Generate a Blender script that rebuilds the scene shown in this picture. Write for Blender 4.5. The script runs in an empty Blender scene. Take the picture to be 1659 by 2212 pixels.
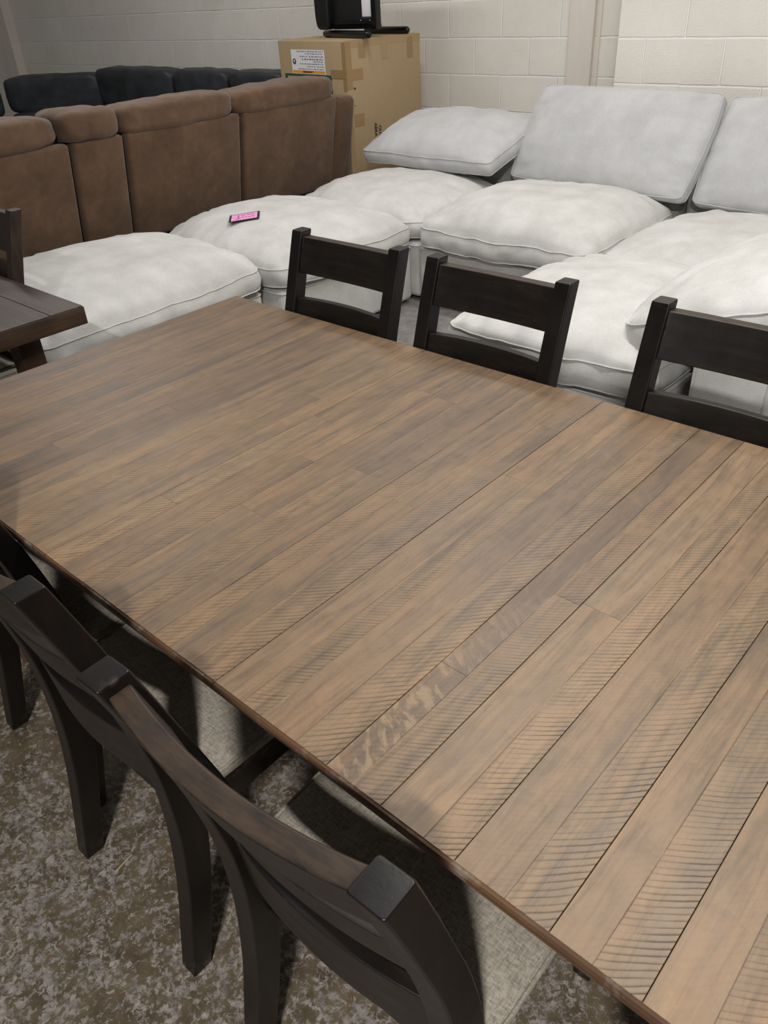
import bpy, bmesh, math, random
from mathutils import Vector, Matrix, noise
R_ = math.radians
PI = math.pi
scn = bpy.context.scene
COL = scn.collection

# ------------------------------------------------------------------ object helpers
def tag(o, label=None, cat=None, group=None, kind=None):
    if label: o['label'] = label
    if cat: o['category'] = cat
    if group: o['group'] = group
    if kind: o['kind'] = kind
    return o

def empty(name, loc=(0, 0, 0), rz=0.0):
    o = bpy.data.objects.new(name, None)
    o.empty_display_size = 0.1
    COL.objects.link(o)
    o.location = loc
    o.rotation_euler = (0, 0, rz)
    return o

def link(name, bm, mat, parent=None, smooth=True, angle=40, wn=False):
    me = bpy.data.meshes.new(name)
    bmesh.ops.recalc_face_normals(bm, faces=bm.faces)
    bm.to_mesh(me)
    bm.free()
    if smooth:
        me.polygons.foreach_set('use_smooth', [True] * len(me.polygons))
        me.set_sharp_from_angle(angle=R_(angle))
    me.materials.append(mat)
    o = bpy.data.objects.new(name, me)
    COL.objects.link(o)
    if parent: o.parent = parent
    if wn:
        md = o.modifiers.new('weighted_normal', 'WEIGHTED_NORMAL')
        md.keep_sharp = True
        md.weight = 80
    return o

def copy_tree(o, parent=None):
    c = o.copy()
    COL.objects.link(c)
    c.parent = parent
    for ch in o.children:
        copy_tree(ch, c)
    return c

# ------------------------------------------------------------------ mesh helpers
def box(bm, lo, hi, bev=0.0, seg=2, M=None):
    r = bmesh.ops.create_cube(bm, size=1.0)
    vs = r['verts']
    c = [(lo[i] + hi[i]) / 2 for i in range(3)]
    s = [hi[i] - lo[i] for i in range(3)]
    for v in vs:
        v.co = Vector((v.co.x * s[0] + c[0], v.co.y * s[1] + c[1], v.co.z * s[2] + c[2]))
    if bev > 0:
        es = list({e for v in vs for e in v.link_edges})
        rb = bmesh.ops.bevel(bm, geom=es, offset=min(bev, min(s) * 0.49), segments=seg, profile=0.5, affect='EDGES')
        vs = list({v for f in rb['faces'] for v in f.verts} | {v for v in vs if v.is_valid})
    if M is not None:
        bmesh.ops.transform(bm, matrix=M, verts=[v for v in vs if v.is_valid])
    return vs

def new_box(lo, hi, bev=0.0, seg=2, M=None):
    bm = bmesh.new()
    box(bm, lo, hi, bev, seg, M)
    return bm

def rr(w, d, r, seg=3):
    """rounded rectangle outline, counter-clockwise"""
    r = min(r, w * .49, d * .49)
    out = []
    for cx, cy, a0 in ((w/2 - r, d/2 - r, 0), (-w/2 + r, d/2 - r, 90), (-w/2 + r, -d/2 + r, 180), (w/2 - r, -d/2 + r, 270)):
        for k in range(seg + 1):
            a = R_(a0 + 90 * k / seg)
            out.append((cx + r * math.cos(a), cy + r * math.sin(a)))
    return out

def loft(bm, rings, cap=True):
    vr = [[bm.verts.new(p) for p in ring] for ring in rings]
    n = len(vr[0])
    for a, b in zip(vr, vr[1:]):
        for i in range(n):
            bm.faces.new((a[i], a[(i + 1) % n], b[(i + 1) % n], b[i]))
    if cap:
        bm.faces.new(vr[0][::-1])
        bm.faces.new(vr[-1])
    return vr

def tube(bm, pts, r, seg=6, closed=False):
    n = len(pts)
    P = [Vector(p) for p in pts]
    rings = []
    for i in range(n):
        a = P[(i - 1) % n] if (closed or i > 0) else P[i]
        b = P[(i + 1) % n] if (closed or i < n - 1) else P[i]
        t = (b - a).normalized()
        up = Vector((0, 0, 1)) if abs(t.z) < .9 else Vector((1, 0, 0))
        s = t.cross(up).normalized()
        u = s.cross(t).normalized()
        rings.append([P[i] + s * (r * math.cos(2 * PI * k / seg)) + u * (r * math.sin(2 * PI * k / seg)) for k in range(seg)])
    if closed:
        vr = [[bm.verts.new(p) for p in ring] for ring in rings]
        for i in range(n):
            a, b = vr[i], vr[(i + 1) % n]
            for k in range(seg):
                bm.faces.new((a[k], a[(k + 1) % seg], b[(k + 1) % seg], b[k]))
    else:
        loft(bm, rings)

def interp(tab, z):
    """smooth (cubic Hermite) table look-up"""
    n = len(tab)
    if z <= tab[0][0]: return tab[0][1]
    if z >= tab[-1][0]: return tab[-1][1]
    for i in range(n - 1):
        z0, y0 = tab[i]; z1, y1 = tab[i + 1]
        if z0 <= z <= z1:
            m0 = (tab[i + 1][1] - tab[i - 1][1]) / (tab[i + 1][0] - tab[i - 1][0]) if i > 0 else (y1 - y0) / (z1 - z0)
            m1 = (tab[i + 2][1] - y0) / (tab[i + 2][0] - z0) if i < n - 2 else (y1 - y0) / (z1 - z0)
            h = z1 - z0
            t = (z - z0) / h
            return (2*t**3 - 3*t*t + 1)*y0 + (t**3 - 2*t*t + t)*h*m0 + (-2*t**3 + 3*t*t)*y1 + (t**3 - t*t)*h*m1

def N3(x, y, z=0.0):
    return noise.noise(Vector((x, y, z)))

def cushion(w, d, tb, pt, pb, seed=0, N=44, wr=0.006, rc=0.18, pinch=0.05, pw=0.55, dents=(), lean=None, low=0.012):
    """box cushion in local coordinates: band of height tb about z=0, top puffed by pt, bottom by pb.
    returns (body bmesh, welt bmesh)"""
    bm = bmesh.new()
    def uvs(i):
        t = -1 + 2 * i / N
        return t * (1.35 - .35 * t * t)
    def plan(u, v):
        s = max(abs(u), abs(v))
        if s < 1e-6: return 0.0, 0.0
        a, b = abs(u) / s, abs(v) / s
        r = rc
        def arc(q):
            th = (q - (1 - r)) / r * PI / 4
            return 1 - r + r * math.cos(th), 1 - r + r * math.sin(th)
        if a >= b and b > 1 - r: A, B = arc(b)
        elif b > a and a > 1 - r: B, A = arc(a)
        else: A, B = a, b
        x = math.copysign(A * s, u); y = math.copysign(B * s, v)
        return x * (1 - pinch * y * y) * w / 2, y * (1 - pinch * x * x) * d / 2
    def height(u, v, x, y, top):
        f = max(0.0, (1 - abs(u) ** 2.4) * (1 - abs(v) ** 2.4)) ** pw
        p = pt if top else pb
        s = max(abs(u), abs(v))
        h = p * f + low * f * N3(x * 2.2 + seed * 7.1, y * 2.2, seed + 3.3) * 1.5
        # gathers that run away from the seam
        if abs(u) >= abs(v): q, e = y, x
        else: q, e = x, y
        edge = max(0.0, (s - .55) / .45)
        gat = N3(q * 17 + seed * 5.7, e * 2.5, seed * 1.3) + .6 * N3(q * 38 + seed, e * 4, seed * 2.1)
        h += wr * 2.0 * gat * edge * (1 - edge ** 8)
        h += wr * .8 * N3(x * 5 + seed * 3, y * 5, seed * .7 + 9) * f
        if top:
            for dx, dy, rad, dep in dents:
                q2 = ((x - dx) ** 2 + (y - dy) ** 2) / (rad * rad)
                h -= dep * math.exp(-q2 * 2) * (1 + .25 * N3(x * 14, y * 14, seed))
        return h
    def ring_wave(x, y):
        return wr * (1.3 * N3(x * 5 + seed, y * 5, seed * 3.1) + .6 * N3(x * 15 + seed, y * 15, seed * 3.1))
    grid = {}
    for top in (1, 0):
        for i in range(N + 1):
            for j in range(N + 1):
                u, v = uvs(i), uvs(j)
                x, y = plan(u, v)
                h = height(u, v, x, y, top)
                z = (tb / 2 + h) if top else (-tb / 2 - h)
                z += ring_wave(x, y) * (1 if max(abs(u), abs(v)) > .6 else .5)
                grid[top, i, j] = bm.verts.new((x, y, z))
        for i in range(N):
            for j in range(N):
                q = (grid[top, i, j], grid[top, i + 1, j], grid[top, i + 1, j + 1], grid[top, i, j + 1])
                bm.faces.new(q if top else q[::-1])
    idx = [(i, 0) for i in range(N)] + [(N, j) for j in range(N)] + [(i, N) for i in range(N, 0, -1)] + [(0, j) for j in range(N, 0, -1)]
    L = len(idx)
    tr = [grid[1, i, j] for i, j in idx]
    br = [grid[0, i, j] for i, j in idx]
    rings = [br]
    K = 4
    for k in range(1, K):
        t = k / K
        ring = []
        for a, b in zip(br, tr):
            p = a.co.lerp(b.co, t)
            n = Vector((p.x / (w * w), p.y / (d * d), 0)).normalized()
            bul = tb * .16 * math.sin(PI * t) + wr * 1.3 * N3(p.x * 13 + seed, p.y * 13, t * 2.0 + seed) * math.sin(PI * t)
            ring.append(bm.verts.new(p + n * bul))
        rings.append(ring)
    rings.append(tr)
    for a, b in zip(rings, rings[1:]):
        for k in range(L):
            bm.faces.new((a[k], a[(k + 1) % L], b[(k + 1) % L], b[k]))
    wbs = []
    for ring, sg in ((tr, 1), (br, -1)):
        wb = bmesh.new()
        wbs.append(wb)
        pts = []
        for v in ring:
            n = Vector((v.co.x / (w * w), v.co.y / (d * d), 0)).normalized()
            pts.append(v.co + n * .0015)
        # drop points that nearly coincide
        out = [pts[0]]
        for p in pts[1:]:
            if (p - out[-1]).length > .006: out.append(p)
        tube(wb, out, .0034, 6, closed=True)
    return bm, wbs

def put_cushion(name, label, cat, group, mat, M, kw):
    bm, wbs = cushion(**kw)
    o = link(name, bm, mat, None, True, 60)
    for wb in wbs: link('piping', wb, mat, o, True, 80)
    o.matrix_world = M
    tag(o, label, cat, group)
    return o

def puffy(bm, c, h, e=4.0, seed=0, amp=.008, N=14, M=None, fr=6.0):
    """rounded upholstered block: a cube pushed onto a superellipsoid"""
    old = set(bm.verts)
    r = bmesh.ops.create_cube(bm, size=2.0)
    es = list({ed for v in r['verts'] for ed in v.link_edges})
    bmesh.ops.subdivide_edges(bm, edges=es, cuts=N, use_grid_fill=True)
    vs = [v for v in bm.verts if v not in old]
    for v in vs:
        p = v.co.copy()
        p = Vector([math.sin(q * PI / 2) * .35 + q * .65 for q in p])
        k = (abs(p.x) ** e + abs(p.y) ** e + abs(p.z) ** e) ** (1 / e)
        p /= max(k, 1e-6)
        n = p.normalized()
        q = Vector((p.x * h[0], p.y * h[1], p.z * h[2]))
        q += n * amp * (noise.noise(q * fr + Vector((seed * 3.7, seed, 0))) + .5 * noise.noise(q * fr * 2.7 + Vector((seed, 5, 2))))
        v.co = q + Vector(c)
    if M is not None:
        bmesh.ops.transform(bm, matrix=M, verts=vs)
    return vs

# ------------------------------------------------------------------ material helpers
def srgb(r, g, b):
    f = lambda c: (c / 255 / 12.92) if c / 255 <= .04045 else ((c / 255 + .055) / 1.055) ** 2.4
    return (f(r), f(g), f(b), 1.0)

class NT:
    def __init__(s, name):
        s.m = bpy.data.materials.new(name)
        s.m.use_nodes = True
        s.t = s.m.node_tree
        s.t.nodes.clear()
        s.out = s.n('ShaderNodeOutputMaterial')
        s.b = s.n('ShaderNodeBsdfPrincipled')
        s.l(s.b.outputs[0], s.out.inputs[0])
    def n(s, typ, **kw):
        nd = s.t.nodes.new(typ)
        for k, v in kw.items():
            setattr(nd, k, v)
        return nd
    def l(s, a, b): s.t.links.new(a, b)
    def set(s, sock, v):
        if isinstance(v, bpy.types.NodeSocket): s.l(v, sock)
        else: sock.default_value = v
    def coord(s, which='Object', scale=(1, 1, 1), loc=(0, 0, 0), rot=(0, 0, 0), src=None):
        mp = s.n('ShaderNodeMapping')
        if src is None:
            tc = s.n('ShaderNodeTexCoord')
            src = tc.outputs[which]
        s.l(src, mp.inputs['Vector'])
        mp.inputs['Scale'].default_value = scale
        mp.inputs['Location'].default_value = loc
        mp.inputs['Rotation'].default_value = rot
        return mp.outputs[0]
    def noise(s, vec, scale, detail=4, rough=.55, dist=0.0, out='Fac'):
        nd = s.n('ShaderNodeTexNoise')
        s.l(vec, nd.inputs['Vector'])
        nd.inputs['Scale'].default_value = scale
        nd.inputs['Detail'].default_value = detail
        nd.inputs['Roughness'].default_value = rough
        nd.inputs['Distortion'].default_value = dist
        return nd.outputs[out]
    def ramp(s, fac, stops, interp='LINEAR'):
        nd = s.n('ShaderNodeValToRGB')
        nd.color_ramp.interpolation = interp
        el = nd.color_ramp.elements
        while len(el) < len(stops): el.new(.5)
        for e, (p, c) in zip(el, stops):
            e.position = p
            e.color = c if len(c) == 4 else (*c, 1)
        s.l(fac, nd.inputs[0])
        return nd.outputs[0]
    def math(s, op, a, b=0.0, c=0.0, clamp=False):
        nd = s.n('ShaderNodeMath', operation=op)
        nd.use_clamp = clamp
        s.set(nd.inputs[0], a); s.set(nd.inputs[1], b); s.set(nd.inputs[2], c)
        return nd.outputs[0]
    def mix(s, fac, a, b, blend='MIX'):
        nd = s.n('ShaderNodeMix', data_type='RGBA', blend_type=blend)
        s.set(nd.inputs[0], fac); s.set(nd.inputs[6], a); s.set(nd.inputs[7], b)
        return nd.outputs[2]
    def sep(s, vec):
        nd = s.n('ShaderNodeSeparateXYZ')
        s.l(vec, nd.inputs[0])
        return nd.outputs
    def comb(s, x, y, z):
        nd = s.n('ShaderNodeCombineXYZ')
        s.set(nd.inputs[0], x); s.set(nd.inputs[1], y); s.set(nd.inputs[2], z)
        return nd.outputs[0]
    def bump(s, h, strength=.3, dist=.01, normal=None):
        nd = s.n('ShaderNodeBump')
        nd.inputs['Strength'].default_value = strength
        nd.inputs['Distance'].default_value = dist
        s.l(h, nd.inputs['Height'])
        if normal is not None: s.l(normal, nd.inputs['Normal'])
        return nd.outputs[0]
    def fin(s, color, rough=.6, normal=None, spec=.5, sheen=0.0):
        s.set(s.b.inputs['Base Color'], color)
        s.set(s.b.inputs['Roughness'], rough)
        s.set(s.b.inputs['Specular IOR Level'], spec)
        if sheen:
            s.b.inputs['Sheen Weight'].default_value = sheen
        if normal is not None: s.l(normal, s.b.inputs['Normal'])
        return s.m

W4 = lambda v: (v, v, v, 1)

def mat_plain(name, col, rough=.5, spec=.5):
    return NT(name).fin(col, rough, None, spec)

def mat_fabric(name, c1, c2, weave=520, bumpy=.25, mott=3.0, rough=.9, sheen=.15, contrast=.5):
    t = NT(name)
    v = t.coord()
    big = t.noise(v, mott, 5, .6)
    va = t.coord(scale=(1.0, .22, 1.0))
    vb = t.coord(scale=(.22, 1.0, 1.0))
    wa = t.noise(va, weave, 2, .6)
    wb = t.noise(vb, weave, 2, .6)
    wv = t.math('MULTIPLY', t.math('ADD', wa, wb), .5)
    f = t.ramp(big, [(.32, W4(0)), (.68, W4(1))])
    col = t.mix(f, c1, c2)
    dark = t.ramp(wv, [(.36, W4(1 - contrast * .5)), (.60, W4(1))])
    col = t.mix(1.0, col, dark, 'MULTIPLY')
    nm = t.bump(wv, bumpy, .002)
    return t.fin(col, rough, nm, .25, sheen)

def mat_suede(name, c1, c2, c3):
    t = NT(name)
    v = t.coord()
    a = t.noise(v, 5.0, 6, .65, .4)
    b = t.noise(v, 22.0, 4, .6)
    f = t.math('ADD', t.math('MULTIPLY', a, .7), t.math('MULTIPLY', b, .3))
    col = t.ramp(f, [(.30, c1), (.5, c2), (.72, c3)])
    fine = t.noise(v, 600, 2, .6)
    return t.fin(col, .85, t.bump(t.math('ADD', t.math('MULTIPLY', b, .6), t.math('MULTIPLY', fine, .25)), .25, .004), .25, .25)

def mat_leather(name, c1, c2):
    t = NT(name)
    v = t.coord()
    a = t.noise(v, 6.0, 5, .6)
    col = t.ramp(a, [(.3, c1), (.75, c2)])
    h = t.noise(v, 260, 3, .6)
    return t.fin(col, .5, t.bump(h, .25, .002), .4)

def mat_darkwood(name, c1, c2, c3, axis='Z', rough=.38, spec=.45, wear=.5, toplight=None):
    t = NT(name)
    sc = {'X': (.06, 1, 1), 'Y': (1, .06, 1), 'Z': (1, 1, .06)}[axis]
    v = t.coord(scale=sc)
    a = t.noise(v, 55, 5, .65, .3)
    b = t.noise(t.coord(), 7, 4, .6)
    f = t.math('ADD', t.math('MULTIPLY', a, .6), t.math('MULTIPLY', b, .4))
    col = t.ramp(f, [(.32, c1), (.5, c2), (.7, c3)])
    # finish rubbed pale along the exposed edges
    geo = t.n('ShaderNodeNewGeometry')
    pt = t.ramp(geo.outputs['Pointiness'], [(.535, W4(0)), (.60, W4(1))])
    ew = t.ramp(t.noise(t.coord(), 16, 4, .7), [(.52, W4(0)), (.66, W4(wear))])
    col = t.mix(t.math('MULTIPLY', pt, ew), col, srgb(150, 140, 128))
    if toplight:  # brown on upward faces: overhead light painted in, broken up like wear
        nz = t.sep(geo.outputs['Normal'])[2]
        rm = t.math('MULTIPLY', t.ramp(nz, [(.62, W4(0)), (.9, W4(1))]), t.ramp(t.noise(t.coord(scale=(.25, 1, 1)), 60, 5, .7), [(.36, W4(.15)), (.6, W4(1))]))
        col = t.mix(rm, col, toplight)
    rg = t.ramp(b, [(.3, W4(rough - .06)), (.7, W4(rough + .1))])
    return t.fin(col, rg, t.bump(a, .18, .0012), spec)

# ------------------------------------------------------------------ materials
M = {}

def mat_table():
    """sawn and smooth planks: the colour attribute 'plank' holds random tone, saw-mark strength and shade of every plank;
    'across' holds metres from the plank's centre line"""
    t = NT('sawn_plank_wood')
    at = t.n('ShaderNodeAttribute', attribute_name='plank')
    rgb = t.n('ShaderNodeSeparateColor')
    t.l(at.outputs['Color'], rgb.inputs[0])
    rnd, saw, shade = rgb.outputs[0], rgb.outputs[1], rgb.outputs[2]
    ac = t.n('ShaderNodeAttribute', attribute_name='across')
    acr = ac.outputs['Fac']
    tc = t.n('ShaderNodeTexCoord')
    P = t.sep(tc.outputs['Object'])
    x, y = P[0], P[1]
    off = t.math('MULTIPLY', rnd, 37.0)
    # grain runs along y
    g = t.comb(t.math('ADD', t.math('MULTIPLY', x, 1.0), off), t.math('ADD', t.math('MULTIPLY', y, .07), off), off)
    grain = t.noise(g, 70, 6, .68, .6)
    g2 = t.comb(t.math('ADD', x, off), t.math('MULTIPLY', y, .16), off)
    cloud = t.noise(g2, 9.0, 5, .65, .8)
    blot = t.noise(t.comb(x, y, off), 24, 5, .62, .6)
    fine = t.noise(t.comb(x, t.math('MULTIPLY', y, .35), off), 420, 3, .7)
    # base tone
    tone = t.ramp(shade, [(0.0, srgb(78, 64, 54)), (.25, srgb(100, 82, 67)), (.5, srgb(124, 102, 80)), (.75, srgb(144, 121, 93)), (1.0, srgb(164, 141, 112))])
    warm = t.mix(t.ramp(cloud, [(.34, W4(0)), (.66, W4(1))]), srgb(94, 78, 62), srgb(156, 123, 86))
    col = t.mix(.48, tone, warm)
    gm = t.ramp(grain, [(.32, W4(.5)), (.52, W4(1.0)), (.72, W4(1.22))])
    col = t.mix(.8, col, gm, 'MULTIPLY')
    bl = t.ramp(blot, [(.34, W4(.78)), (.56, W4(1.02))])
    col = t.mix(.7, col, bl, 'MULTIPLY')
    # curved band-saw marks
    wob = t.noise(t.comb(x, t.math('MULTIPLY', y, 1.0), off), 14, 2, .5)
    bend = t.math('MULTIPLY', t.math('MULTIPLY', acr, acr), -2.5)
    ph = t.math('ADD', t.math('SUBTRACT', y, t.math('MULTIPLY', acr, t.math('MULTIPLY_ADD', rnd, .5, .62))), bend)
    ph = t.math('ADD', ph, t.math('MULTIPLY', wob, .006))
    per = t.math('DIVIDE', t.math('ADD', ph, off), t.math('MULTIPLY_ADD', rnd, .0050, .0080))
    fr = t.math('FRACT', per)
    cell = t.math('FLOOR', per)
    line = t.ramp(fr, [(0.0, W4(0)), (.05, W4(0)), (.17, W4(.72)), (.42, W4(1)), (.90, W4(.95)), (1.0, W4(.15))])
    hit = t.noise(t.comb(t.math('MULTIPLY', x, 1.0), t.math('MULTIPLY', y, .9), t.math('ADD', off, t.math('MULTIPLY', cell, .17))), 11, 3, .6)
    amt = t.math('MULTIPLY', saw, t.ramp(hit, [(.36, W4(.12)), (.60, W4(1))]))
    # marks fade to one side of the plank
    side = t.math('MULTIPLY_ADD', acr, 12.0, .72, clamp=True)
    amt = t.math('MULTIPLY', amt, side)
    lm = t.mix(t.math('MULTIPLY', amt, .95), W4(1), line, 'MIX')
    col = t.mix(1.0, col, lm, 'MULTIPLY')
    fx = t.noise(t.comb(t.math('MULTIPLY', acr, .55), t.math('ADD', y, t.math('MULTIPLY', acr, .55)), 4.0), 58, 3, .6, .5)
    patch = t.ramp(t.noise(t.comb(.5, y, 7.0), 3.2, 2, .5), [(.42, W4(0)), (.58, W4(1))])
    isf = t.math('MULTIPLY', t.math('GREATER_THAN', x, 1.556), t.math('LESS_THAN', x, 1.602))
    col = t.mix(t.math('MULTIPLY', isf, t.math('MULTIPLY', patch, t.ramp(fx, [(.47, W4(0)), (.60, W4(.6))]))), t.mix(t.math('MULTIPLY', isf, .22), col, srgb(84, 70, 58)), srgb(158, 134, 104))
    # worn arrises: pale where rubbed, dark where stain has gathered
    edge = t.math('SUBTRACT', t.math('MULTIPLY', at.outputs['Alpha'], .1), t.math('ABSOLUTE', acr))
    em = t.ramp(t.math('MULTIPLY', edge, 100.0), [(.0, W4(1)), (.07, W4(.8)), (.16, W4(0))])
    en = t.noise(t.comb(t.math('MULTIPLY', x, 3.0), y, 2.0), 5.5, 4, .6)
    col = t.mix(t.math('MULTIPLY', em, t.ramp(en, [(.56, W4(0)), (.66, W4(.55))])), col, srgb(196, 172, 140))
    col = t.mix(t.math('MULTIPLY', em, t.ramp(en, [(.40, W4(.5)), (.54, W4(.08))])), col, srgb(70, 56, 46))
    # little pale scuffs, rubbed through the stain
    sc = t.noise(t.comb(x, t.math('MULTIPLY', y, 2.0), off), 33, 6, .75, 1.2)
    scm = t.ramp(sc, [(.66, W4(0)), (.74, W4(.34))])
    col = t.mix(scm, col, srgb(196, 160, 112))
    col = t.mix(.5, col, t.ramp(fine, [(.3, W4(.82)), (.62, W4(1.08))]), 'MULTIPLY')
    col = t.mix(1.0, col, (.95, .915, .868, 1), 'MULTIPLY')
    hgt = t.math('ADD', t.math('MULTIPLY', t.math('MULTIPLY', line, amt), .55), t.math('MULTIPLY', grain, .16))
    hgt = t.math('ADD', hgt, t.math('MULTIPLY', fine, .10))
    nm = t.bump(hgt, .55, .0016)
    rg = t.ramp(t.math('ADD', t.math('MULTIPLY', cloud, .5), t.math('MULTIPLY', fine, .5)), [(.3, W4(.40)), (.7, W4(.54))])
    t.b.inputs['Coat Weight'].default_value = .35
    t.b.inputs['Coat Roughness'].default_value = .5
    return t.fin(col, rg, nm, .50)

def mat_wall():
    t = NT('painted_concrete_block')
    tc = t.n('ShaderNodeTexCoord')
    P = t.sep(tc.outputs['Object'])
    wob = t.noise(tc.outputs['Object'], 4.0, 4, .6)
    u = t.math('ADD', t.math('ADD', P[0], P[1]), t.math('MULTIPLY_ADD', wob, .012, -.006))
    vv = t.math('ADD', P[2], t.math('MULTIPLY_ADD', wob, .014, -.007))
    vec = t.comb(u, vv, 0.0)
    br = t.n('ShaderNodeTexBrick')
    br.offset = .5
    t.l(vec, br.inputs['Vector'])
    br.inputs['Scale'].default_value = 1.0
    br.inputs['Brick Width'].default_value = .455168
    br.inputs['Row Height'].default_value = .227584
    br.inputs['Mortar Size'].default_value = .006
    br.inputs['Mortar Smooth'].default_value = .4
    br.inputs['Bias'].default_value = 0.0
    br.inputs['Color1'].default_value = W4(.25)
    br.inputs['Color2'].default_value = W4(.75)
    br.inputs['Mortar'].default_value = W4(.5)
    mort = br.outputs['Fac']
    per = t.math('MULTIPLY_ADD', br.outputs['Color'], .10, .93)
    spot = t.noise(t.coord(), 2.2, 5, .65)
    base = t.mix(t.ramp(spot, [(.35, W4(0)), (.7, W4(1))]), srgb(234, 229, 220), srgb(243, 239, 231))
    base = t.mix(1.0, base, t.comb(per, per, per), 'MULTIPLY')
    # pits and scuffs of the block face
    pit = t.noise(t.coord(scale=(1, 1, 1.5)), 60, 4, .75)
    br2 = t.n('ShaderNodeTexBrick')
    br2.offset = .5
    t.l(t.comb(t.math('ADD', u, -.004), t.math('ADD', vv, -.007), 0.0), br2.inputs['Vector'])
    for k_, v_ in (('Scale', 1.0), ('Brick Width', .455168), ('Row Height', .227584), ('Mortar Size', .0035), ('Mortar Smooth', .5), ('Bias', 0.0)):
        br2.inputs[k_].default_value = v_
    pm = t.ramp(pit, [(.27, W4(.55)), (.34, W4(1))])
    base = t.mix(.55, base, pm, 'MULTIPLY')
    scf = t.noise(t.coord(scale=(1, 1, 2.2)), 9.0, 3, .55)
    base = t.mix(t.ramp(scf, [(.76, W4(0)), (.80, W4(.55))]), base, srgb(120, 112, 104))
    col = t.mix(t.math('MULTIPLY', mort, .85), base, srgb(254, 253, 250))
    joint_shade = t.math('MULTIPLY', br2.outputs['Fac'], t.ramp(t.noise(t.coord(), 3.0, 4, .6), [(.42, W4(.0)), (.70, W4(.42))]))  # painted thin shadow line along one side of the joints
    col = t.mix(joint_shade, col, srgb(150, 142, 132))
    rough = t.noise(t.coord(), 95, 5, .75)
    h = t.math('ADD', t.math('MULTIPLY', mort, -.28), t.math('MULTIPLY', rough, .20))
    return t.fin(col, .62, t.bump(h, .8, .014), .35)

def mat_floor():
    t = NT('worn_painted_concrete')
    v = t.coord()
    a = t.noise(v, 20.0, 8, .76, .5)
    b = t.noise(v, 75.0, 6, .76, .6)
    c = t.noise(v, 1.6, 4, .6)
    fl = t.math('ADD', t.math('MULTIPLY', a, .40), t.math('MULTIPLY', b, .60))
    base = t.ramp(t.noise(v, 13.0, 5, .65), [(.32, srgb(72, 62, 48)), (.5, srgb(96, 84, 65)), (.70, srgb(116, 102, 81))])
    pat = t.math('ADD', fl, t.math('MULTIPLY_ADD', c, .22, -.11))
    flake = t.ramp(pat, [(.485, W4(0)), (.53, W4(1))])
    fcol = t.ramp(t.noise(v, 48.0, 4, .7), [(.35, srgb(104, 97, 92)), (.65, srgb(168, 160, 152))])
    col = t.mix(flake, base, fcol)
    # the far bay of the floor keeps its grey coat
    P = t.sep(v)
    far = t.math('MULTIPLY_ADD', P[1], 1.4, .55, clamp=True)
    grey = t.ramp(t.noise(v, 16.0, 5, .6), [(.3, srgb(118, 115, 112)), (.7, srgb(152, 149, 146))])
    col = t.mix(t.math('MULTIPLY', far, .85), col, grey)
    nm = t.bump(t.math('ADD', t.math('MULTIPLY', flake, .5), t.math('MULTIPLY', b, .3)), .35, .004)
    rg = t.ramp(b, [(.35, W4(.50)), (.65, W4(.72))])
    return t.fin(col, rg, nm, .4)

def mat_card(name, c1, c2):
    t = NT(name)
    v = t.coord(scale=(1, 1, .25))
    a = t.noise(v, 30, 4, .6)
    b = t.noise(t.coord(), 2.5, 4, .6)
    col = t.mix(t.math('ADD', t.math('MULTIPLY', a, .4), t.math('MULTIPLY', b, .6)), c1, c2)
    return t.fin(col, .75, t.bump(a, .15, .003), .3)

M['table'] = mat_table()
M['wall'] = mat_wall()
M['floor'] = mat_floor()
M['paint'] = NT('painted_steel')
_t = M['paint']; _v = _t.coord(scale=(1, 1, .2))
M['paint'] = _t.fin(_t.mix(_t.noise(_v, 18, 5, .7), srgb(214, 206, 196), srgb(232, 226, 218)), .5, _t.bump(_t.noise(_v, 30, 4, .6), .2, .004), .4)
M['edge'] = mat_darkwood('table_edge_wood', srgb(58, 40, 29), srgb(84, 60, 42), srgb(112, 84, 58), 'X', .45)
M['chair'] = mat_darkwood('espresso_wood', srgb(11, 8, 7), srgb(17, 13, 11), srgb(28, 21, 17), 'Z', .36)
M['rail'] = mat_darkwood('espresso_rail_wood', srgb(13, 10, 9), srgb(22, 17, 14), srgb(44, 35, 27), 'X', .40, wear=.4)
M['crest'] = mat_darkwood('toplit_worn_crest_wood', srgb(13, 10, 9), srgb(22, 17, 14), srgb(44, 35, 27), 'X', .42, toplight=srgb(60, 46, 34))  # worn edges, plus overhead light painted brown on the top face
M['tweed'] = mat_fabric('grey_tweed', srgb(160, 152, 138), srgb(180, 172, 158), 330, .7, 6.0, .9, .1, .95)
M['white'] = mat_fabric('white_linen', srgb(200, 199, 195), srgb(222, 221, 218), 420, .45, 6.0, .92, .15, .26)
M['grey'] = mat_fabric('shaded_white_linen', srgb(190, 190, 191), srgb(206, 206, 207), 420, .45, 6.0, .92, .15, .26)  # white linen darkened: shade of the upright pillows put into the colour
M['suede'] = mat_suede('brown_suede', srgb(80, 60, 44), srgb(97, 74, 56), srgb(116, 91, 70))
M['leather'] = mat_leather('black_leather', srgb(38, 40, 44), srgb(60, 63, 68))
M['card'] = mat_card('corrugated_cardboard', srgb(164, 142, 110), srgb(184, 161, 126))
M['tape'] = mat_plain('packing_tape', srgb(160, 131, 92), .4)
M['tape2'] = mat_plain('clear_tape', srgb(172, 146, 108), .35)
M['ink'] = mat_plain('black_ink', srgb(34, 28, 22), .7)
M['paper'] = mat_plain('white_paper', srgb(236, 236, 240), .7)
M['print'] = mat_plain('grey_print', srgb(120, 120, 128), .8)
M['navy'] = mat_plain('navy_print', srgb(24, 24, 72), .7)
M['orange'] = mat_plain('orange_print', srgb(232, 158, 52), .7)
M['brownink'] = mat_plain('brown_print', srgb(120, 74, 20), .7)
M['green'] = mat_plain('green_print', srgb(38, 78, 60), .6)
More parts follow.
